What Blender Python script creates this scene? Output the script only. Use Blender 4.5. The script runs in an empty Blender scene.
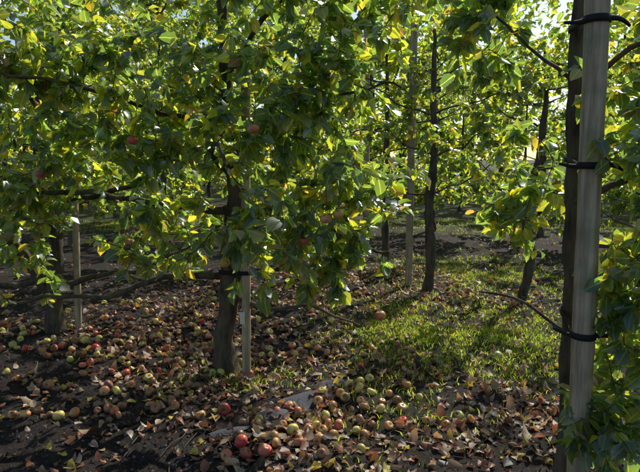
import bpy, math, numpy as np
from mathutils import Vector
rng = np.random.default_rng(11)
sc = bpy.context.scene
sc.view_settings.view_transform='Standard'; sc.view_settings.look='None'; sc.view_settings.exposure=0

# ------------------------------------------------------------ helpers
def vnoise(x,y,seed=0):
    x=np.asarray(x,float); y=np.asarray(y,float)
    xi=np.floor(x).astype(np.int64); yi=np.floor(y).astype(np.int64)
    fx=x-xi; fy=y-yi; fx=fx*fx*(3-2*fx); fy=fy*fy*(3-2*fy)
    def h(a,b):
        v=np.sin(a*127.1+b*311.7+seed*74.7)*43758.5453
        return v-np.floor(v)
    a=h(xi,yi);b=h(xi+1,yi);c=h(xi,yi+1);d=h(xi+1,yi+1)
    return (a*(1-fx)+b*fx)*(1-fy)+(c*(1-fx)+d*fx)*fy
def hfun(x,y):
    x=np.asarray(x,float); y=np.asarray(y,float)
    r=np.hypot(x,y-4); f=np.clip(1.6-r/14,0.0,1)
    return (0.09*(vnoise(x*.9,y*.9,1)-.5)+0.045*(vnoise(x*3.3,y*3.3,2)-.5)+0.022*(vnoise(x*11,y*11,3)-.5)+0.01*(vnoise(x*26,y*26,5)-.5))*f
def grassmask(x,y):
    m=np.exp(-(((x-1.2)/1.05)**2+((y-5.0)/1.2)**2)**2)
    m=np.maximum(m,.8*np.exp(-(((x-2.2)/1.2)**2+((y-7.6)/1.3)**2)))
    m=np.maximum(m,.4*np.exp(-(((x-.55)/.4)**2+((y-3.3)/.4)**2)))
    m=np.maximum(m,.35*np.exp(-(((x+.5)/.5)**2+((y-3.9)/.25)**2)))
    m=np.maximum(m,.75*np.clip((y-11)/3,0,1))
    return m*np.clip(-.35+1.7*vnoise(x*2.7,y*2.7,9)+.7*vnoise(x*8,y*8,19),0,1)

class MB:
    def __init__(s): s.v=[];s.f=[];s.c=[];s.n=0
    def add(s,V,F,C=None):
        s.v.append(np.asarray(V,float)); 
        F=[np.asarray(f)+s.n for f in F]
        s.f+=F
        if C is not None: s.c.append(C)
        s.n+=len(V)
    def obj(s,name,mat,parent=None,smooth=True):
        V=np.concatenate(s.v)
        me=bpy.data.meshes.new(name)
        tot=[];idx=[]
        for f in s.f:
            if f.ndim==1: f=f[None]
            tot.append(np.full(len(f),f.shape[1])); idx.append(f.ravel())
        tot=np.concatenate(tot);idx=np.concatenate(idx)
        me.vertices.add(len(V)); me.vertices.foreach_set('co',V.ravel().astype(np.float32))
        me.loops.add(len(idx)); me.loops.foreach_set('vertex_index',idx.astype(np.int32))
        me.polygons.add(len(tot)); st=np.concatenate([[0],np.cumsum(tot)[:-1]])
        me.polygons.foreach_set('loop_start',st.astype(np.int32))
        me.polygons.foreach_set('loop_total',tot.astype(np.int32))
        me.polygons.foreach_set('use_smooth',np.full(len(tot),smooth))
        me.update(calc_edges=True); me.validate()
        if s.c:
            C=np.concatenate(s.c)
            a=me.attributes.new('Col','FLOAT_COLOR','POINT'); a.data.foreach_set('color',C.ravel().astype(np.float32))
        me.materials.append(mat)
        o=bpy.data.objects.new(name,me); sc.collection.objects.link(o)
        if parent: o.parent=parent
        return o
def empty(name,loc=(0,0,0)):
    o=bpy.data.objects.new(name,None); o.location=loc; o.empty_display_size=.2
    sc.collection.objects.link(o); return o
def norm(a): return a/np.maximum(np.linalg.norm(a,axis=-1,keepdims=True),1e-9)

def smoothpath(P,R,step=.06,wob=.0):
    P=np.array(P,float);R=np.array(R,float)
    seg=np.linalg.norm(np.diff(P,axis=0),axis=1); t=np.concatenate([[0],np.cumsum(seg)])
    n=max(3,int(t[-1]/step)); tt=np.linspace(0,t[-1],n)
    Q=np.stack([np.interp(tt,t,P[:,i]) for i in range(3)],1); r=np.interp(tt,t,R)
    k=max(1,n//(len(P)*3))
    for _ in range(k*3):
        Q[1:-1]=(Q[:-2]+2*Q[1:-1]+Q[2:])/4
    if wob>0:
        W=rng.normal(0,wob,(n,3)); 
        for _ in range(2): W[1:-1]=(W[:-2]+W[1:-1]+W[2:])/3
        W[0]=0; Q+=W
    return Q,r
def tube(mb,P,R,k=8,rough=0.0,col=None):
    P=np.asarray(P,float); n=len(P)
    T=norm(np.gradient(P,axis=0))
    ref=np.array([0,0,1.]) if abs(T[0,2])<.8 else np.array([0,1.,0])
    A=norm(np.cross(T,ref)); B=np.cross(T,A)
    a=np.linspace(0,2*np.pi,k,endpoint=False)
    rad=np.asarray(R)[:,None]*np.ones((1,k))
    if rough>0:
        rr=rng.normal(0,1,(n,k)); rr=(rr+np.roll(rr,1,0)+np.roll(rr,-1,0))/1.7
        lump=np.sin(a*3+1)[None]*.6+np.sin(a*2+np.linspace(0,4,n)[:,None])*.8
        rad=rad*(1+rough*rr+rough*.9*lump)
    V=P[:,None]+rad[...,None]*(np.cos(a)[None,:,None]*A[:,None]+np.sin(a)[None,:,None]*B[:,None])
    i=np.arange(n-1)[:,None]*k; j=np.arange(k)[None]; j2=(j+1)%k
    F=np.stack([i+j,i+j2,i+k+j2,i+k+j],-1).reshape(-1,4)
    V=V.reshape(-1,3)
    V=np.vstack([V,P[-1:]+T[-1:]*R[-1]*.6]); 
    cap=np.stack([(n-1)*k+np.arange(k),(n-1)*k+(np.arange(k)+1)%k,np.full(k,n*k)],1)
    C=None
    if col is not None: C=np.tile(np.array(col,float),(len(V),1))
    mb.add(V,[F,cap],C)

# leaf template
LT=np.array([[0,0],[.34,0],[.67,0],[1,0],[.13,.24],[.46,.36],[.8,.22],[.13,-.24],[.46,-.36],[.8,-.22]])
LQ=np.array([[0,1,5,4],[1,2,6,5],[0,7,8,1],[1,8,9,2]]); LTt=np.array([[2,3,6],[2,9,3]])
def leaves(mb,P,D,N,S,C,petiole=True,fold=.35,curl=.25,jag=.12,wid=1.0):
    n=len(P); D=norm(D); Sd=norm(np.cross(D,N)); U=np.cross(Sd,D)
    x=LT[:,0][None]*np.ones((n,1)); y=LT[:,1][None]*(wid*rng.uniform(.78,1.15,(n,1)))
    y=y*(1+rng.normal(0,jag,(n,10)))
    fo=fold*rng.uniform(.1,1.6,(n,1)); cu=curl*rng.normal(1,.9,(n,1))
    z=np.abs(y)*fo*1.3-cu*x*x+rng.normal(0,.028,(n,10))
    tw=rng.normal(0,.35,(n,1))*x; z=z+y*tw
    off=.22*S if petiole else 0*S
    O=P+D*off[:,None]
    V=O[:,None]+S[:,None,None]*(x[...,None]*D[:,None]+y[...,None]*Sd[:,None]+z[...,None]*U[:,None])
    al=np.where(np.abs(LT[:,1])<.01,0.,1.)
    Cc=np.concatenate([np.repeat(C[:,None,:3],10,1),np.tile(al[None,:,None],(n,1,1))],2)
    b=(np.arange(n)*10)[:,None,None]
    mb.add(V.reshape(-1,3),[(LQ[None]+b).reshape(-1,4),(LTt[None]+b).reshape(-1,3)],Cc.reshape(-1,4))
    if petiole:
        w=.014*S[:,None]
        Vp=np.stack([P-Sd*w,P+Sd*w,O+D*S[:,None]*.03+Sd*w,O+D*S[:,None]*.03-Sd*w],1)
        Cp=np.concatenate([np.repeat(C[:,None,:3]*1.2,4,1),np.ones((n,4,1))],2)
        mb.add(Vp.reshape(-1,3),[(np.array([[0,1,2,3]])[None]+(np.arange(n)*4)[:,None,None]).reshape(-1,4)],Cp.reshape(-1,4))

# ------------------------------------------------------------ materials
def newmat(name):
    m=bpy.data.materials.new(name); m.use_nodes=True; nt=m.node_tree; nt.nodes.clear()
    out=nt.nodes.new('ShaderNodeOutputMaterial'); return m,nt,out
def N(nt,t,**k):
    n=nt.nodes.new(t)
    for a,b in k.items(): setattr(n,a,b)
    return n
def leafmat(name,tcol,tfac,rough,gl,spot=.5,rib=(.2,.24,.09)):
    """matt leaf: diffuse + transmitted light, and a faint waxy sheen (gl = sheen amount)"""
    m,nt,out=newmat(name); L=nt.links.new
    at=N(nt,'ShaderNodeAttribute',attribute_name='Col')
    src=at.outputs['Color']
    if spot>0:
        tc=N(nt,'ShaderNodeTexCoord')
        no=N(nt,'ShaderNodeTexNoise'); no.inputs['Scale'].default_value=55; no.inputs['Detail'].default_value=1
        L(tc.outputs['Object'],no.inputs['Vector'])
        rp=N(nt,'ShaderNodeMapRange'); rp.inputs['From Min'].default_value=.6; rp.inputs['From Max'].default_value=.72; rp.inputs['To Max'].default_value=spot
        L(no.outputs['Fac'],rp.inputs['Value'])
        mx=N(nt,'ShaderNodeMixRGB'); mx.inputs['Color2'].default_value=(.09,.05,.02,1)
        L(rp.outputs[0],mx.inputs['Fac']); L(src,mx.inputs['Color1']); src=mx.outputs[0]
    if rib:
        rb=N(nt,'ShaderNodeMapRange'); rb.inputs['From Min'].default_value=.02; rb.inputs['From Max'].default_value=.13
        rb.inputs['To Min'].default_value=.45; rb.inputs['To Max'].default_value=0
        L(at.outputs['Alpha'],rb.inputs['Value'])
        m2=N(nt,'ShaderNodeMixRGB'); m2.inputs['Color2'].default_value=(*rib,1)
        L(rb.outputs['Result'],m2.inputs['Fac']); L(src,m2.inputs['Color1']); src=m2.outputs[0]
    df=N(nt,'ShaderNodeBsdfDiffuse'); L(src,df.inputs['Color'])
    tr=N(nt,'ShaderNodeBsdfTranslucent'); mu=N(nt,'ShaderNodeVectorMath',operation='MULTIPLY'); mu.inputs[1].default_value=tcol
    L(src,mu.inputs[0]); L(mu.outputs[0],tr.inputs['Color'])
    ms=N(nt,'ShaderNodeMixShader'); ms.inputs['Fac'].default_value=tfac
    L(df.outputs[0],ms.inputs[1]); L(tr.outputs[0],ms.inputs[2]); res=ms.outputs[0]
    if gl>0:
        gs=N(nt,'ShaderNodeBsdfAnisotropic'); gs.inputs['Roughness'].default_value=rough; gs.inputs['Color'].default_value=(.85,.95,1,1)
        lw=N(nt,'ShaderNodeLayerWeight'); lw.inputs['Blend'].default_value=.35
        mr=N(nt,'ShaderNodeMapRange'); mr.inputs['To Min'].default_value=gl*.18; mr.inputs['To Max'].default_value=gl; L(lw.outputs['Facing'],mr.inputs['Value'])
        mg=N(nt,'ShaderNodeMixShader'); L(mr.outputs[0],mg.inputs['Fac']); L(res,mg.inputs[1]); L(gs.outputs[0],mg.inputs[2]); res=mg.outputs[0]
    L(res,out.inputs['Surface'])
    return m
LEAF=leafmat('apple_leaf',(12.5,10.4,2.6),.64,.40,.27)
DRY=leafmat('dry_leaf',(1.6,1.2,.75),.3,.5,.08,.6,(.35,.25,.16))
GRASS=leafmat('grass_blade',(4.4,4.3,1.8),.55,.45,0,0,None)

def barkmat(name,c1,c2,scale=14,bump=.8,stretch=.25,dist=.02,alg=.6):
    m,nt,out=newmat(name); L=nt.links.new
    tc=N(nt,'ShaderNodeTexCoord'); mp=N(nt,'ShaderNodeMapping'); mp.inputs['Scale'].default_value=(1,1,stretch)
    L(tc.outputs['Object'],mp.inputs['Vector'])
    a=N(nt,'ShaderNodeTexNoise'); a.inputs['Scale'].default_value=scale; a.inputs['Detail'].default_value=7; a.inputs['Roughness'].default_value=.7
    L(mp.outputs[0],a.inputs['Vector'])
    rp=N(nt,'ShaderNodeValToRGB'); rp.color_ramp.elements[0].position=.35; rp.color_ramp.elements[0].color=(*c1,1)
    rp.color_ramp.elements[1].position=.68; rp.color_ramp.elements[1].color=(*c2,1)
    L(a.outputs['Fac'],rp.inputs['Fac'])
    b=N(nt,'ShaderNodeTexNoise'); b.inputs['Scale'].default_value=9; b.inputs['Detail'].default_value=4
    L(tc.outputs['Object'],b.inputs['Vector'])
    mr=N(nt,'ShaderNodeMapRange'); mr.inputs['From Min'].default_value=.45; mr.inputs['From Max'].default_value=.65; mr.inputs['To Max'].default_value=alg
    L(b.outputs['Fac'],mr.inputs['Value'])
    mx=N(nt,'ShaderNodeMixRGB'); mx.inputs['Color2'].default_value=(.13,.15,.07,1); L(mr.outputs[0],mx.inputs['Fac']); L(rp.outputs[0],mx.inputs['Color1'])
    bp=N(nt,'ShaderNodeBump'); bp.inputs['Strength'].default_value=bump; bp.inputs['Distance'].default_value=dist
    L(a.outputs['Fac'],bp.inputs['Height'])
    pr=N(nt,'ShaderNodeBsdfPrincipled'); pr.inputs['Roughness'].default_value=.85; pr.inputs['Specular IOR Level'].default_value=.3
    L(mx.outputs['Color'],pr.inputs['Base Color']); L(bp.outputs['Normal'],pr.inputs['Normal']); L(pr.outputs[0],out.inputs['Surface'])
    return m
BARK=barkmat('apple_bark',(.028,.021,.016),(.16,.125,.09),alg=.4,bump=1,dist=.03)
WOOD=barkmat('weathered_post_wood',(.22,.17,.11),(.62,.52,.36),scale=24,stretch=.05,bump=.9,dist=.012,alg=.4)
def plain(name,col,rough=.6,spec=.5,var=.25,scale=30,bump=.2):
    m,nt,out=newmat(name); L=nt.links.new
    tc=N(nt,'ShaderNodeTexCoord'); a=N(nt,'ShaderNodeTexNoise'); a.inputs['Scale'].default_value=scale; a.inputs['Detail'].default_value=3
    L(tc.outputs['Object'],a.inputs['Vector'])
    mx=N(nt,'ShaderNodeMixRGB'); mx.inputs['Color1'].default_value=(*[c*(1-var) for c in col],1); mx.inputs['Color2'].default_value=(*[min(1,c*(1+var)) for c in col],1)
    L(a.outputs['Fac'],mx.inputs['Fac'])
    pr=N(nt,'ShaderNodeBsdfPrincipled'); pr.inputs['Roughness'].default_value=rough; pr.inputs['Specular IOR Level'].default_value=spec
    if bump>0:
        bp=N(nt,'ShaderNodeBump'); bp.inputs['Strength'].default_value=bump; bp.inputs['Distance'].default_value=.01; L(a.outputs['Fac'],bp.inputs['Height'])
        L(bp.outputs[0],pr.inputs['Normal'])
    L(mx.outputs[0],pr.inputs['Base Color']); L(pr.outputs[0],out.inputs['Surface'])
    return m
TWIG=plain('twig_bark',(.075,.055,.04),.8,.3,.5,25,0)
def attrmat(name,rough,spec,scale=60,amt=.5,bump=.2,dark=(.08,.04,.02)):
    m,nt,out=newmat(name); L=nt.links.new
    at=N(nt,'ShaderNodeAttribute',attribute_name='Col')
    tc=N(nt,'ShaderNodeTexCoord'); a=N(nt,'ShaderNodeTexNoise'); a.inputs['Scale'].default_value=scale; a.inputs['Detail'].default_value=3
    L(tc.outputs['Object'],a.inputs['Vector'])
    rp=N(nt,'ShaderNodeMapRange'); rp.inputs['From Min'].default_value=.5; rp.inputs['From Max'].default_value=.7; rp.inputs['To Max'].default_value=amt
    L(a.outputs['Fac'],rp.inputs['Value'])
    mx=N(nt,'ShaderNodeMixRGB'); mx.inputs['Color2'].default_value=(*dark,1)
    L(rp.outputs['Result'],mx.inputs['Fac']); L(at.outputs['Color'],mx.inputs['Color1'])
    bp=N(nt,'ShaderNodeBump'); bp.inputs['Strength'].default_value=bump; bp.inputs['Distance'].default_value=.01; L(a.outputs['Fac'],bp.inputs['Height'])
    pr=N(nt,'ShaderNodeBsdfPrincipled'); pr.inputs['Roughness'].default_value=rough; pr.inputs['Specular IOR Level'].default_value=spec
    L(mx.outputs[0],pr.inputs['Base Color']); L(bp.outputs[0],pr.inputs['Normal']); L(pr.outputs[0],out.inputs['Surface'])
    return m
APPLE=attrmat('apple_skin',.38,.4,scale=32,amt=.5,bump=.1,dark=(.14,.06,.025))
CRUMB=attrmat('soil_crumb',.9,.2,scale=60,amt=.4,bump=.6,dark=(.02,.015,.012))

def groundmat():
    m,nt,out=newmat('orchard_soil'); L=nt.links.new
    tc=N(nt,'ShaderNodeTexCoord')
    a=N(nt,'ShaderNodeTexNoise'); a.inputs['Scale'].default_value=3; a.inputs['Detail'].default_value=5; a.inputs['Roughness'].default_value=.7
    b=N(nt,'ShaderNodeTexNoise'); b.inputs['Scale'].default_value=55; b.inputs['Detail'].default_value=5; b.inputs['Roughness'].default_value=.75
    for q in (a,b): L(tc.outputs['Object'],q.inputs['Vector'])
    rp=N(nt,'ShaderNodeValToRGB'); e=rp.color_ramp.elements
    e[0].position=.3; e[0].color=(.011,.009,.008,1); e[1].position=.7; e[1].color=(.038,.030,.026,1)
    L(a.outputs['Fac'],rp.inputs['Fac'])
    r2=N(nt,'ShaderNodeMapRange'); r2.inputs['From Min'].default_value=.5; r2.inputs['From Max'].default_value=.75; r2.inputs['To Max'].default_value=.7
    L(b.outputs['Fac'],r2.inputs['Value'])
    mx=N(nt,'ShaderNodeMixRGB'); mx.inputs['Color2'].default_value=(.14,.11,.09,1)
    L(r2.outputs[0],mx.inputs['Fac']); L(rp.outputs[0],mx.inputs['Color1'])
    at=N(nt,'ShaderNodeAttribute',attribute_name='Col')
    m2=N(nt,'ShaderNodeMixRGB'); m2.inputs['Color2'].default_value=(.07,.095,.022,1)
    mm=N(nt,'ShaderNodeMath',operation='MULTIPLY'); mm.inputs[1].default_value=.75
    L(at.outputs['Fac'],mm.inputs[0]); L(mm.outputs[0],m2.inputs['Fac']); L(mx.outputs[0],m2.inputs['Color1'])
    bp=N(nt,'ShaderNodeBump'); bp.inputs['Strength'].default_value=1; bp.inputs['Distance'].default_value=.02; L(b.outputs['Fac'],bp.inputs['Height'])
    pr=N(nt,'ShaderNodeBsdfPrincipled'); pr.inputs['Roughness'].default_value=.9; pr.inputs['Specular IOR Level'].default_value=.2
    L(m2.outputs[0],pr.inputs['Base Color']); L(bp.outputs['Normal'],pr.inputs['Normal']); L(pr.outputs[0],out.inputs['Surface'])
    return m
g=np.cumsum(.05*1.16**np.arange(52)); g=g[g<450]
xs=np.concatenate([(-4.2-g)[::-1],np.arange(-4.2,4.2001,.026),4.2+g])
ys=np.concatenate([(1.0-g)[::-1],np.arange(1.0,8.8,.03),8.8+g])
X,Y=np.meshgrid(xs,ys); Z=hfun(X,Y); nx=len(xs)
mb=MB(); i=np.arange(len(ys)-1)[:,None]*nx; j=np.arange(nx-1)[None]
gm=grassmask(X,Y).ravel()
mb.add(np.stack([X,Y,Z],-1).reshape(-1,3),[np.stack([i+j,i+j+1,i+nx+j+1,i+nx+j],-1).reshape(-1,4)],np.stack([gm,gm,gm,gm*0+1],1))
mb.obj('ground',groundmat())

# ------------------------------------------------------------ trees
def leafcols(n,yel=.04,blue=0.0):
    t=rng.random(n)
    A=np.array([.016,.034,.016+.012*blue]); B=np.array([.036,.066,.020+.012*blue]); Cc=np.array([.070,.088,.020])
    c=A+(B-A)*t[:,None]; k=rng.random(n)<.27; c[k]=Cc*rng.uniform(.7,1.2,(k.sum(),1))
    y=rng.random(n)<yel; c[y]=np.array([.12,.105,.026])*rng.uniform(.6,1.1,(y.sum(),1))
    y=rng.random(n)<yel*.15; c[y]=np.array([.09,.055,.03])*rng.uniform(.6,1.1,(y.sum(),1))
    return c
CLEAR=[True]
def grow(root,nodes,clumps,lpt,lsize,yel,twk=4,blue=0,sig=.11,per=7):
    """twigs reach from the skeleton to tips spread in each clump volume; leaves sit along the twigs"""
    tips=[]
    for (c,r,n) in clumps:
        c=np.array(c);r=np.array(r); nc=max(2,n//per)
        q=norm(rng.normal(size=(nc,3)))*(rng.random((nc,1))**.38)
        cen=c+q*r
        idx=rng.integers(0,nc,n); tips.append(cen[idx]+rng.normal(0,sig,(n,3))*np.array([1,1,1.1]))
    tips=np.concatenate(tips); nodes=np.asarray(nodes)
    if CLEAR[0]: tips=tips[(tips[:,2]>.25)&(np.hypot(tips[:,0],tips[:,1])>1.75)]
    d0=np.array([((nodes-t)**2).sum(1).min() for t in tips]); tips=tips[np.argsort(d0)]
    buf=np.zeros((len(nodes)+len(tips)*3,3)); buf[:len(nodes)]=nodes; nn=len(nodes)
    tm=MB(); LP=[];LD=[]
    for t in tips:
        dd=((buf[:nn]-t)**2).sum(1); a=buf[dd.argmin()]; L=math.sqrt(dd.min())
        if L<.04: continue
        mid=(a+t)/2+np.array([*rng.normal(0,.08*L,2),rng.normal(.05,.12)*L])
        s=np.linspace(0,1,5)[:,None]; Q=(1-s)**2*a+2*s*(1-s)*mid+s*s*t
        r0=.0022+.0065*min(L,1.0)
        tube(tm,Q,np.linspace(r0,.0016,5),twk)
        buf[nn]=Q[2];buf[nn+1]=Q[3];buf[nn+2]=t; nn+=3
        n=max(3,int(lpt*rng.uniform(.6,1.4)))
        span=min(1,.40/L); u=1-span*rng.random(n)**1.2
        u=u[:,None]; p=(1-u)**2*a+2*u*(1-u)*mid+u*u*t
        tang=norm(t-mid); LP.append(p); LD.append(norm(rng.normal(size=(n,3)))*np.array([1,1,.6])+tang*.55+np.array([0,0,-.42]))
    tm.obj('twigs',TWIG,root)
    P=np.concatenate(LP);D=norm(np.concatenate(LD)); n=len(P)
    Nn=rng.normal(0,.75,(n,3))+np.array([.0,-.1,.75])
    S=lsize*rng.uniform(.5,1.35,n)
    lm=MB(); leaves(lm,P,D,Nn,S,leafcols(n,yel,blue))
    o=lm.obj('leaves',LEAF,root)
    return n
def tree(name,trunk,limbs,clumps,lpt=14,lsize=.08,yel=.04,blue=0,sig=.11,per=7):
    root=empty(name)
    wm=MB(); nodes=[]
    P,R=smoothpath(*trunk,step=.045,wob=.009)
    R=R*(1+.45*np.exp(-np.maximum(P[:,2]-P[0,2],0)/.07))*(1+.09*np.sin(P[:,2]*9+trunk[0][0][0]*7)+.06*np.sin(P[:,2]*23)); 
    tube(wm,P,R,18,.07); nodes.append(P[P[:,2]>.5])
    for Lp in limbs:
        P,R=smoothpath(*Lp,step=.05,wob=.022); tube(wm,P,R,8,.10); nodes.append(P)
    wm.obj('trunk',BARK,root)
    n=grow(root,np.concatenate(nodes),clumps,lpt,lsize,yel,blue=blue,sig=sig,per=per)
    return root,n

tot=0
# --- middle tree (front row)
r,n=tree('apple_tree',
 ([(-.70,4.0,-.08),(-.72,4.0,.3),(-.64,4.0,.72),(-.67,4.0,1.0),(-.60,4.02,1.35),(-.66,4.05,2.0),(-.70,4.05,3.0)],[.078,.068,.072,.062,.052,.046,.03]),
 [([(-.66,4.0,.72),(-1.1,4.08,.74),(-1.6,4.2,.54),(-2.1,4.25,.52),(-2.6,4.35,.42)],[.034,.026,.022,.017,.010]),
  ([(-.64,3.98,1.22),(-1.1,4.0,1.26),(-1.7,4.1,1.36),(-2.3,4.2,1.30)],[.034,.03,.022,.012]),
  ([(-.66,3.98,.60),(-.35,3.9,.50),(-.05,3.85,.54),(.3,3.75,.44)],[.020,.017,.012,.007]),
  ([(-.62,3.98,1.12),(-.3,3.8,1.02),(.1,3.6,1.08),(.45,3.45,.98)],[.026,.020,.014,.008]),
  ([(-.62,4.0,1.7),(-.3,3.75,1.85),(.15,3.55,2.0),(.5,3.4,2.05)],[.020,.015,.010,.006]),
  ([(-.64,4.0,1.75),(-1.0,3.7,1.9),(-1.5,3.5,2.05),(-1.9,3.4,2.1)],[.022,.017,.012,.008]),
  ([(-.64,4.0,2.2),(-.4,3.8,2.5),(.0,3.7,2.8)],[.024,.018,.01]),
  ([(-.66,4.0,1.5),(-.7,3.6,1.6),(-.6,3.2,1.7),(-.5,2.95,1.6)],[.022,.018,.013,.008])],
 [((-.95,3.8,2.1),(1.2,.6,.75),225),((-.1,3.4,1.5),(.45,.4,.55),95),((.15,3.5,1.05),(.30,.3,.3),34),((-.7,3.5,1.75),(.6,.3,.4),50),
  ((-1.7,3.9,1.65),(.7,.5,.7),95),((-.05,3.6,2.45),(.95,.5,.45),130),((-.75,3.4,1.25),(.45,.3,.3),32),((-2.2,4.2,.8),(.5,.3,.25),16),((-1.2,4.0,1.0),(.6,.3,.2),18),((-.45,2.9,1.4),(.35,.25,.35),20)],
 lpt=15,lsize=.074,yel=.05,blue=.8,sig=.13,per=9); tot+=n
# --- left tree
r,n=tree('apple_tree',
 ([(-2.42,4.95,-.08),(-2.46,4.95,.3),(-2.36,4.93,.8),(-2.48,4.95,1.5),(-2.4,4.95,2.7)],[.085,.072,.055,.048,.03]),
 [([(-2.44,4.95,.32),(-2.65,4.9,.7),(-2.85,4.8,1.2),(-2.8,4.8,1.9)],[.05,.042,.034,.02]),
  ([(-2.4,4.95,.45),(-2.0,4.8,.55),(-1.6,4.75,.62),(-1.1,4.7,.85)],[.03,.025,.02,.01]),
  ([(-2.4,4.95,.5),(-2.9,5.0,.42),(-3.4,5.1,.5)],[.03,.022,.012]),
  ([(-2.4,4.9,1.2),(-1.9,4.7,1.3),(-1.3,4.6,1.4)],[.03,.022,.012]),
  ([(-2.4,4.9,1.25),(-2.8,4.6,1.35),(-3.2,4.2,1.4)],[.03,.022,.012]),
  ([(-2.4,4.9,1.9),(-2.2,4.4,2.0),(-2.0,3.9,2.2)],[.026,.02,.01])],
 [((-2.5,4.5,1.9),(1.2,.8,.85),290),((-2.7,4.0,1.35),(.7,.5,.4),50),((-3.0,4.7,1.3),(.8,.5,.45),65),((-2.3,4.3,2.9),(1.3,.6,.5),130),((-2.0,3.3,2.4),(.5,.4,.35),40),((-1.5,4.9,1.7),(.6,.3,.8),60)],
 lpt=15,lsize=.074,yel=.05,blue=1,sig=.13,per=9); tot+=n
# --- right tree by the post
r,n=tree('apple_tree',
 ([(1.235,2.62,-.08),(1.225,2.62,.5),(1.20,2.62,1.2),(1.165,2.6,2.0),(1.15,2.6,3.0)],[.036,.034,.034,.032,.022]),
 [([(1.22,2.6,.8),(1.4,2.55,.85),(1.8,2.45,.8)],[.022,.016,.01]),
  ([(1.19,2.6,1.4),(1.4,2.5,1.5),(1.8,2.4,1.5)],[.022,.016,.01]),
  ([(1.17,2.6,1.95),(.95,2.7,2.15),(.75,2.85,2.4)],[.010,.007,.004]),
  ([(1.17,2.6,1.85),(1.27,2.4,2.05),(1.4,2.1,2.2)],[.014,.010,.006]),
  ([(1.22,2.62,.75),(1.0,2.75,.86),(.85,2.9,.92)],[.010,.008,.005])],
 [((1.62,2.4,1.0),(.36,.3,.75),60),((1.37,2.3,1.1),(.13,.16,.8),110),((1.5,2.35,1.9),(.4,.3,.5),50),((.85,2.95,2.3),(.36,.3,.35),74),((1.06,2.9,1.45),(.11,.2,.55),40),((1.30,2.25,.4),(.14,.14,.3),50),((2.2,2.6,1.6),(.5,.4,1.0),50)],
 lpt=11,lsize=.068,yel=.03,blue=1,sig=.07); tot+=n

# --- second row
def row_tree(x,y,h=3.1,lean=0,dens=1.0,lsize=.068,lpt=14,low=.75,yel=.06,dirv=(.84,-.54),rt=.055,bush=1.0,blue=0):
    u=np.array([dirv[0],dirv[1],0.]); b=np.array([x,y,0.]); Zv=np.array([0,0,1.])
    tr=[b-Zv*.08,b+Zv*.5+u*lean*.3+u*.04,b+Zv*1.0-u*.03,b+Zv*1.6+u*lean*.6+u*.03,b+Zv*h*.93+u*lean]
    limbs=[];cl=[]
    for k,z in enumerate(np.arange(low+.1,h-.3,.5)):
        for s in (-1,1):
            z2=z+rng.uniform(-.16,.16)
            L=rng.uniform(.6,1.1); w=rng.normal(0,.25); st=b+Zv*z2+u*lean*.5
            e=st+u*s*L+Zv*rng.uniform(.05,.55)+np.array([-u[1],u[0],0])*w
            limbs.append(([st,(st+e)/2-Zv*.08,e],[.013,.009,.004]))
            cl.append((tuple((st+e)/2+u*s*.2+Zv*.12),(.62*bush,.45*bush,.36),int(30*dens)))
    cl.append((tuple(b+Zv*(h-.1)),(.6,.45,.45),int(50*dens)))
    return tree('apple_tree',(tr,[rt,rt*.9,rt*.8,rt*.7,rt*.35]),limbs,cl,lpt=lpt,lsize=lsize,yel=yel,blue=blue,sig=.12,per=10)
r,n=row_tree(1.33,6.7,h=3.3,dens=.68,yel=.07,low=.95,rt=.062); tot+=n
r,n=row_tree(.86,7.4,h=3.3,dens=.68,yel=.07,low=.95); tot+=n
r,n=row_tree(2.35,6.3,h=2.6,dens=.48,yel=.07,low=.7,lean=.15); tot+=n
r,n=row_tree(3.9,5.3,h=2.9,dens=.5,yel=.06); tot+=n
r,n=row_tree(-.5,8.0,h=3.8,dens=1.05,yel=.05,low=.6,bush=1.15); tot+=n
r,n=row_tree(-2.3,8.2,h=4.0,dens=1.3,yel=.04,low=.5,bush=1.25); tot+=n
r,n=row_tree(-4.4,6.6,h=3.8,dens=1.3,yel=.04,low=.5,bush=1.2); tot+=n
src=[]; CLEAR[0]=False
for k in range(2):
    r,n=row_tree(0,0,h=3.5,dens=.9,lsize=.085,lpt=11,low=.4,yel=.06,dirv=(1,0),bush=1.15) ; src.append(r); tot+=n
print('leaves',tot)
def inst(srcroot,x,y,rot,s):
    e=empty('apple_tree',(x,y,float(hfun(x,y)))); e.rotation_euler=(0,0,rot); e.scale=(s,s,s)
    for ch in srcroot.children:
        o=bpy.data.objects.new(ch.name.split('.')[0],ch.data); sc.collection.objects.link(o); o.parent=e
places=[]
for rowi,off in enumerate([12.5,18]):
    for t in np.arange(-16,17,2.0):
        x=t*.84+1.0; y=off-.54*t*.55
        if y<9.6 and x<3.8: continue
        places.append((x+rng.normal(0,.15),y+rng.normal(0,.15)))
places=[p for p in places if abs(p[0])<.75*p[1]+1.5]
src[0].location=(5.3,9.2,0); src[0].rotation_euler=(0,0,-.5)
src[1].location=(-4.6,10.2,0); src[1].rotation_euler=(0,0,-.6); src[1].scale=(1.3,1.3,1.3)
for k,(x,y) in enumerate(places):
    inst(src[k%2],x,y,-.57+(math.pi if rng.random()<.5 else 0)+rng.normal(0,.15),rng.uniform(.95,1.15)*(1.3 if x<-1 else 1))
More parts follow.
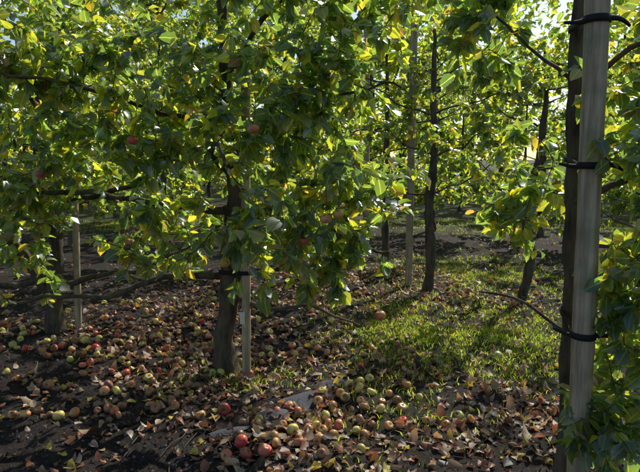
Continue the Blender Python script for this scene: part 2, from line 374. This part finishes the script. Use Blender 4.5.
# distant mass of trees
n=42000; a=rng.uniform(-1.0,1.0,n); d=rng.uniform(28,36,n)
hh=(9+4*vnoise(a*9,a*0,4)+2.5*vnoise(a*30,a*0,6))
P=np.stack([np.sin(a)*d,np.cos(a)*d,hh*rng.random(n)**.8],1)
k=vnoise(a*60,P[:,2]*.9,21)>.33; P=P[k]; n=len(P)
lm=MB(); leaves(lm,P,norm(rng.normal(size=(n,3))),rng.normal(0,.6,(n,3))+[0,0,1],rng.uniform(.22,.5,n),leafcols(n,.03)*1.2,petiole=False)
dt=empty('distant_trees'); lm.obj('foliage_mass',LEAF,dt)
wm=MB()
for t in np.linspace(-1.0,1.0,36):
    x,y=math.sin(t)*33,math.cos(t)*33; tube(wm,*smoothpath([(x,y,-.1),(x+.3,y,4),(x,y,8)],[.25,.18,.06],step=.5),8,.05)
wm.obj('trunks',BARK,dt)

# ------------------------------------------------------------ stakes and posts
def post(name,x,y,h,r,lean=(0,0),k=14):
    e=empty(name); m=MB()
    nseg=60; zz=np.linspace(-.1,h,nseg); P=np.stack([x+lean[0]*zz/h,y+lean[1]*zz/h,zz],1)
    tube(m,P,np.full(nseg,r)*(1+rng.normal(0,.008,nseg)),k,.02)
    m.obj('shaft',WOOD,e); return e
RUB=plain('black_rubber',(.018,.018,.02),.7,.2)
def strap(parent,pts,z,w=.035,t=.005,nm='tie',droop=.0):
    (x1,y1,r1),(x2,y2,r2)=pts
    ang=math.atan2(y2-y1,x2-x1)
    path=[]
    for a in np.linspace(math.pi/2,3*math.pi/2,14): path.append((x1+r1*math.cos(ang+a),y1+r1*math.sin(ang+a),0))
    for a in np.linspace(-math.pi/2,math.pi/2,14): path.append((x2+r2*math.cos(ang+a),y2+r2*math.sin(ang+a),droop))
    path=np.array(path); c=path[:,:2].mean(0); n=len(path)
    out=path.copy(); dv=norm(path[:,:2]-c); out[:,:2]+=dv*t
    ring=[np.column_stack([p[:,:2],z+p[:,2]+dz]) for p,dz in ((path,-w/2),(out,-w/2),(out,w/2),(path,w/2))]
    V=np.concatenate(ring); F=[]
    for q in range(4):
        for i in range(n):
            F.append([q*n+i,q*n+(i+1)%n,((q+1)%4)*n+(i+1)%n,((q+1)%4)*n+i])
    m=MB(); m.add(V,[np.array(F)]); return m.obj(nm,RUB,parent)
p=post('wooden_post',1.165,2.33,2.9,.046,lean=(-.07,0))
for z in (.84,1.57,2.15):
    px=1.165-.07*z/2.9; tx=1.235-.03*z
    strap(p,((px,2.33,.051),(tx,2.62,.040)),z,droop=.03,w=.028)
    m=MB(); tube(m,*smoothpath([(px+.03,2.30,z+.002),(px+.09,2.31,z+.006),(px+.14,2.34,z-.02)],[.012,.010,.006],step=.02),8)
    tube(m,*smoothpath([(px-.03,2.31,z-.004),(px-.07,2.36,z-.008),(px-.10,2.40,z+.006)],[.012,.009,.006],step=.02),8)
    m.obj('tie_end',RUB,p)
p=post('tree_stake',-.545,3.93,2.2,.032,lean=(.03,.03))
strap(p,((-.54,3.94,.038),(-.66,4.0,.078)),.78,w=.03)
m=MB(); 
V=[];w,h=.036,.09
for iz in range(5):
    for ix in range(3):
        V.append((-.56+(ix-1)*w/2,3.885-.006*math.sin(iz/4*3)-.004*(ix-1)**2,.50-iz*h/4))
F=[[a*3+b,a*3+b+1,a*3+b+4,a*3+b+3] for a in range(4) for b in range(2)]
m.add(V,[np.array(F)]); m.obj('label_tag',plain('aged_card',(.62,.6,.55),.7,.3),p)
m=MB(); tube(m,[(-.56,3.885,.50),(-.552,3.885,.53),(-.545,3.895,.56)],[.0015]*3,5); m.obj('label_string',RUB,p)
post('tree_stake',1.14,7.0,3.25,.045)
post('tree_stake',.75,8.9,3.6,.05,lean=(-.03,0))
post('tree_stake',-2.25,5.0,1.6,.030,lean=(.05,0))

# ------------------------------------------------------------ ground litter
def dens_field(x,y):
    d=.14+.0*x
    def gss(cx,cy,sx,sy,a): return a*np.exp(-(((x-cx)/sx)**2+((y-cy)/sy)**2))
    d=d+gss(.0,5.6,1.2,1.3,1.1)+gss(1.0,7.3,1.2,.9,1.1)+gss(.05,2.95,.6,.42,1.3)+gss(-1.3,4.3,1.0,.6,.45)+gss(1.35,3.3,.5,.5,.6)+gss(-1.5,6.0,1.6,1.2,.6)+gss(-.9,3.5,.4,.4,.45)
    d=d*(1-.7*np.exp(-(((x-1.2)/.95)**2+((y-5.0)/1.)**2)))
    return d*np.clip(-.25+1.6*vnoise(x*2.4,y*2.4,12)+.6*vnoise(x*7,y*7,14),0,2)
cand=100000; y=2.0+9.5*rng.random(cand)**1.35; x=rng.uniform(-1,1,cand)*(.9+y*.72)
k=rng.random(cand)<dens_field(x,y)*.42; x=x[k];y=y[k]; n=len(x); print('litter',n)
D=np.column_stack([norm(rng.normal(size=(n,2))),rng.normal(0,.22,n)])
Nn=np.column_stack([rng.normal(0,.4,(n,2)),np.ones(n)*np.where(rng.random(n)<.5,1,-1)])
pal=np.array([[.42,.27,.17],[.30,.16,.10],[.50,.36,.24],[.13,.07,.045],[.38,.17,.11],[.58,.48,.09],[.56,.45,.31],[.08,.05,.035]])
pr=np.array([.2,.16,.14,.13,.13,.10,.07,.07])
C=pal[rng.choice(8,n,p=pr)]*rng.uniform(.6,1.15,(n,1))
P=np.column_stack([x,y,hfun(x,y)+rng.uniform(.004,.022,n)])
m=MB(); leaves(m,P,D,Nn,rng.uniform(.026,.068,n),C,petiole=True,fold=.6,curl=.35,jag=.14,wid=1.2)
m.obj('fallen_leaves',DRY)
n=9000; y=1.9+5*rng.random(n)**1.4; x=rng.uniform(-1,1,n)*(.8+y*.65); s=rng.uniform(.004,.013,n)
O=np.array([[1,0,0],[-1,0,0],[0,1,0],[0,-1,0],[0,0,1],[0,0,-1]],float); OF=np.array([[0,2,4],[2,1,4],[1,3,4],[3,0,4],[2,0,5],[1,2,5],[3,1,5],[0,3,5]])
V=O[None]*rng.uniform(.6,1.4,(n,6,1))*s[:,None,None]+rng.normal(0,.15,(n,6,3))*s[:,None,None]+np.column_stack([x,y,hfun(x,y)+s*.3])[:,None]
cc=np.array([.06,.048,.04])*rng.uniform(.4,3.4,(n,1))
m=MB(); m.add(V.reshape(-1,3),[(OF[None]+(np.arange(n)*6)[:,None,None]).reshape(-1,3)],np.concatenate([np.repeat(cc[:,None],6,1),np.ones((n,6,1))],2).reshape(-1,4))
m.obj('soil_crumbs',CRUMB,smooth=False)
m=MB()
for _ in range(420):
    y0=2+5.5*rng.random()**1.3; x0=rng.uniform(-1,1)*(.8+y0*.65); a=rng.uniform(0,6.28); L=rng.uniform(.05,.28)
    q=np.linspace(-.5,.5,5); px=x0+q*L*math.cos(a)+rng.normal(0,.006,5); py=y0+q*L*math.sin(a)+rng.normal(0,.006,5)
    tube(m,np.column_stack([px,py,hfun(px,py)+.008+rng.uniform(0,.015,5)]),np.full(5,rng.uniform(.0015,.004)),5)
m.obj('fallen_twigs',TWIG)
# grass
n=110000; y=2.2+12*rng.random(n)**1.3; x=rng.uniform(-1,1,n)*(.8+y*.7)
k=rng.random(n)<grassmask(x,y)*1.0; x=x[k];y=y[k]; 
rep=3; x=np.repeat(x,rep)+rng.normal(0,.012,len(x)*rep); y=np.repeat(y,rep)+rng.normal(0,.012,len(y)*rep); n=len(x); print('grass',n)
H=rng.uniform(.015,.065,n); a=rng.uniform(0,6.28,n); w=rng.uniform(.0018,.004,n); b=H*rng.uniform(.3,1.5,n); a2=rng.uniform(0,6.28,n)
B=np.column_stack([x,y,hfun(x,y)-.004]); sd=np.column_stack([np.cos(a),np.sin(a),0*a])*w[:,None]; bd=np.column_stack([np.cos(a2),np.sin(a2),0*a])*b[:,None]; up=np.column_stack([0*a,0*a,H])
V=np.stack([B-sd,B+sd,B+sd*.8+bd*.3+up*.6,B-sd*.8+bd*.3+up*.6,B+bd+up*.95],1)
cg=np.array([.145,.185,.04])*rng.uniform(.5,1.5,(n,1)); yy=rng.random(n)<.15; cg[yy]=np.array([.28,.23,.08])
o=(np.arange(n)*5)[:,None]
m=MB(); m.add(V.reshape(-1,3),[np.array([[0,1,2,3]])+o,np.array([[3,2,4]])+o],np.concatenate([np.repeat(cg[:,None],5,1),np.ones((n,5,1))],2).reshape(-1,4))
m.obj('grass',GRASS)

# ------------------------------------------------------------ apples
nu,nv=16,11
th=np.linspace(0,np.pi,nv); ph=np.linspace(0,2*np.pi,nu,endpoint=False)
rr=np.sin(th)**.9*(1+.06*np.cos(th)); zz=.9*np.cos(th)-.34*np.exp(-(th/.42)**2)+.18*np.exp(-((np.pi-th)/.35)**2)
AV=np.stack([rr[:,None]*np.cos(ph),rr[:,None]*np.sin(ph),zz[:,None]*np.ones(nu)],-1)
ii=np.arange(nv-1)[:,None]*nu; jj=np.arange(nu)[None]; AF=np.stack([ii+jj,ii+nu+jj,ii+nu+(jj+1)%nu,ii+(jj+1)%nu],-1).reshape(-1,4)
kinds={'red':((.54,.045,.045),(.56,.17,.08)),'pink':((.60,.13,.09),(.66,.37,.16)),'yel':((.70,.56,.14),(.62,.53,.15)),'grn':((.40,.43,.11),(.50,.48,.16)),
 'org':((.54,.20,.08),(.60,.36,.13)),'brn':((.28,.12,.06),(.36,.19,.09)),'drk':((.09,.045,.025),(.17,.08,.04))}
def apple(mb,p,r,kind,tilt=None):
    a,b=[np.array(q) for q in kinds[kind]]
    V=AV.reshape(-1,3).copy()
    lob=1+.03*np.cos(5*np.arctan2(V[:,1],V[:,0]))*(V[:,2]<0); V[:,:2]*=lob[:,None]
    V*=np.array([1,rng.uniform(.93,1.05),rng.uniform(.82,1.0)])
    sdir=norm(rng.normal(size=3)); f=np.clip(.5+.6*(V@sdir)+rng.normal(0,.08,len(V)),0,1)[:,None]
    C=a*f+b*(1-f); C=C*rng.uniform(.75,1.15)
    if kind!='drk' and rng.random()<.4:   # rot patch
        q=norm(rng.normal(size=3)); s=np.clip((norm(V)@q-.5)*5,0,.9)[:,None]; C=C*(1-s)+np.array([.15,.075,.04])*s
    ax=norm(np.array([rng.normal(),rng.normal(),.0])); an=rng.uniform(.2,2.4) if tilt is None else tilt
    K=np.array([[0,-ax[2],ax[1]],[ax[2],0,-ax[0]],[-ax[1],ax[0],0]]); Rm=np.eye(3)+math.sin(an)*K+(1-math.cos(an))*K@K
    C[np.abs(AV.reshape(-1,3)[:,:2]).max(1)<.18]=[.1,.08,.03]
    mb.add(V@Rm.T*r+np.array(p),[AF],np.concatenate([C,np.ones((len(V),1))],1))
    st=np.array([[0,0,.52],[.03,.02,.8],[.12,.05,1.12]])@Rm.T*r+np.array(p)
    tube(mb,st,np.array([.045,.04,.055])*r,5,col=(.06,.04,.02,1))
m=MB(); placed=[]
def put(x,y,kind,r=None):
    r=r or rng.uniform(.024,.035)
    for (a,b,c) in placed:
        if (a-x)**2+(b-y)**2<(c+r)**2*.9: return
    placed.append((x,y,r)); apple(m,(x,y,float(hfun(x,y))+r*.72),r,kind)
for q in [(-2.35,4.6,'yel'),(-2.65,4.45,'org'),(-2.0,4.55,'yel'),(-1.85,4.4,'red',.04),(-1.45,3.95,'red',.038),(-1.9,3.7,'brn',.038),(-1.62,3.25,'yel',.036),
 (-1.32,3.7,'org'),(-1.25,3.25,'org'),(-1.35,3.35,'brn'),(-.6,3.28,'red',.042),(-.44,2.9,'red',.04),(-.3,2.82,'pink',.042),(.0,2.9,'org',.038),(.36,4.35,'org',.036),
 (.06,4.4,'org',.036),(1.4,4.2,'grn',.038),(.2,3.65,'yel',.034),(.26,3.55,'yel',.036),(.28,3.68,'yel'),(.46,3.5,'org'),(.50,3.42,'brn'),(.40,3.4,'pink'),
 (-.4,5.7,'brn'),(-1.35,5.05,'pink'),(-1.75,5.4,'yel',.034),(-1.05,4.6,'org'),(-.16,3.05,'yel',.036),(-.12,2.98,'org'),(-.22,3.1,'org'),(-.07,3.08,'pink'),
 (-.4,2.8,'red',.037),(-.5,2.78,'pink'),(.1,2.8,'brn'),(.22,2.78,'yel'),(-1.15,4.35,'grn'),(-1.3,4.3,'yel'),(-1.5,4.5,'yel'),(-2.9,4.9,'yel'),(-2.2,3.85,'brn'),(1.75,4.45,'grn')]:
    put(*q)
ks=['red','pink','yel','grn','org','brn','drk']
for (cx,cy,sx,sy,n,pp) in [(-1.55,4.4,.6,.35,95,[.15,.15,.29,.05,.16,.14,.06]),(-1.2,3.55,.3,.22,40,[.06,.12,.06,.01,.33,.3,.12]),(-.05,3.05,.32,.18,50,[.10,.2,.16,.01,.28,.18,.07]),
   (.3,3.5,.22,.12,20,[.05,.14,.25,.02,.3,.18,.06]),(.0,4.6,.45,.3,30,[.06,.14,.12,.02,.35,.23,.08]),(-.8,5.6,.9,.4,36,[.06,.15,.27,.04,.28,.15,.05]),(-2.5,5.0,.6,.4,36,[.15,.15,.38,.07,.15,.1,.0]),(1.2,4.0,1.0,.8,8,[.05,.1,.2,.2,.2,.15,.1]),(1.3,6.2,.8,.6,16,[.05,.1,.2,.1,.25,.2,.1])]:
    for _ in range(n): put(rng.normal(cx,sx),rng.normal(cy,sy),ks[rng.choice(7,p=pp)])
m.obj('fallen_apples',APPLE)
m=MB()
for (p_,kd) in [((.38,3.4,.62),'pink'),((.03,3.10,1.26),'pink'),((.10,3.07,1.29),'org'),((-.1,3.2,1.12),'red'),((-1.25,3.6,1.05),'pink'),((.2,3.35,.95),'yel'),((-.55,3.15,1.0),'org'),((-1.75,3.5,1.5),'red'),((-.35,2.95,1.75),'pink'),((-1.1,3.3,1.7),'red')]:
    apple(m,p_,.032,kd,tilt=.25); tube(m,[(p_[0],p_[1],p_[2]+.03),(p_[0]+.01,p_[1]+.03,p_[2]+.09),(p_[0],p_[1]+.1,p_[2]+.2)],[.0018,.0025,.003],5,col=(.06,.045,.03,1))
m.obj('hanging_apples',APPLE,bpy.data.objects['apple_tree'])

# weed matting strip
m=MB(); c0=np.array([(-.62,2.98),(-.42,3.16),(-.2,3.36),(.0,3.62),(.14,3.78)]); nu2=40; nv2=9
t=np.linspace(0,4,nu2); cx=np.interp(t,range(5),c0[:,0]); cy=np.interp(t,range(5),c0[:,1]); W=np.interp(t,range(5),[.05,.08,.1,.11,.06])
T=norm(np.gradient(np.column_stack([cx,cy]),axis=0)); Nm=np.column_stack([-T[:,1],T[:,0]])
V=[]
for a in range(nu2):
    for b in range(nv2):
        s=(b/(nv2-1)-.5)*2; q=W[a]*(s+.06*math.sin(a*.9+b))
        X_=cx[a]+Nm[a,0]*q; Y_=cy[a]+Nm[a,1]*q
        V.append((X_,Y_,float(hfun(X_,Y_))*.6+.024+.014*math.sin(a*.55+s*2)-.02*s*s))
F=np.array([[a*nv2+b,(a+1)*nv2+b,(a+1)*nv2+b+1,a*nv2+b+1] for a in range(nu2-1) for b in range(nv2-1)])
m.add(V,[F]); m.obj('weed_matting',plain('dark_woven_matting',(.07,.074,.085),.8,.25,scale=60,bump=.5))

# ------------------------------------------------------------ light, sky, camera
AZ,EL=math.radians(33),math.radians(41)
w=bpy.data.worlds.new('World'); sc.world=w; w.use_nodes=True; nt=w.node_tree
bg=nt.nodes['Background']; sk=nt.nodes.new('ShaderNodeTexSky'); sk.sky_type='NISHITA'; sk.sun_disc=False
sk.sun_elevation=EL; sk.sun_rotation=AZ; nt.links.new(sk.outputs[0],bg.inputs['Color']); bg.inputs['Strength'].default_value=.13
sd=bpy.data.lights.new('sun','SUN'); sd.energy=5; sd.angle=math.radians(.5); sd.color=(1,.95,.85)
so=bpy.data.objects.new('sun',sd); sc.collection.objects.link(so)
dv=Vector((math.sin(AZ)*math.cos(EL),math.cos(AZ)*math.cos(EL),math.sin(EL)))
so.rotation_euler=dv.to_track_quat('Z','Y').to_euler(); so.location=(5,10,8)
cd=bpy.data.cameras.new('camera'); cd.sensor_width=36; cd.lens=31.2; cd.clip_end=2000; cd.clip_start=.05
co=bpy.data.objects.new('camera',cd); sc.collection.objects.link(co); co.location=(0,0,1.6); co.rotation_euler=(math.radians(82),0,0)
sc.camera=co
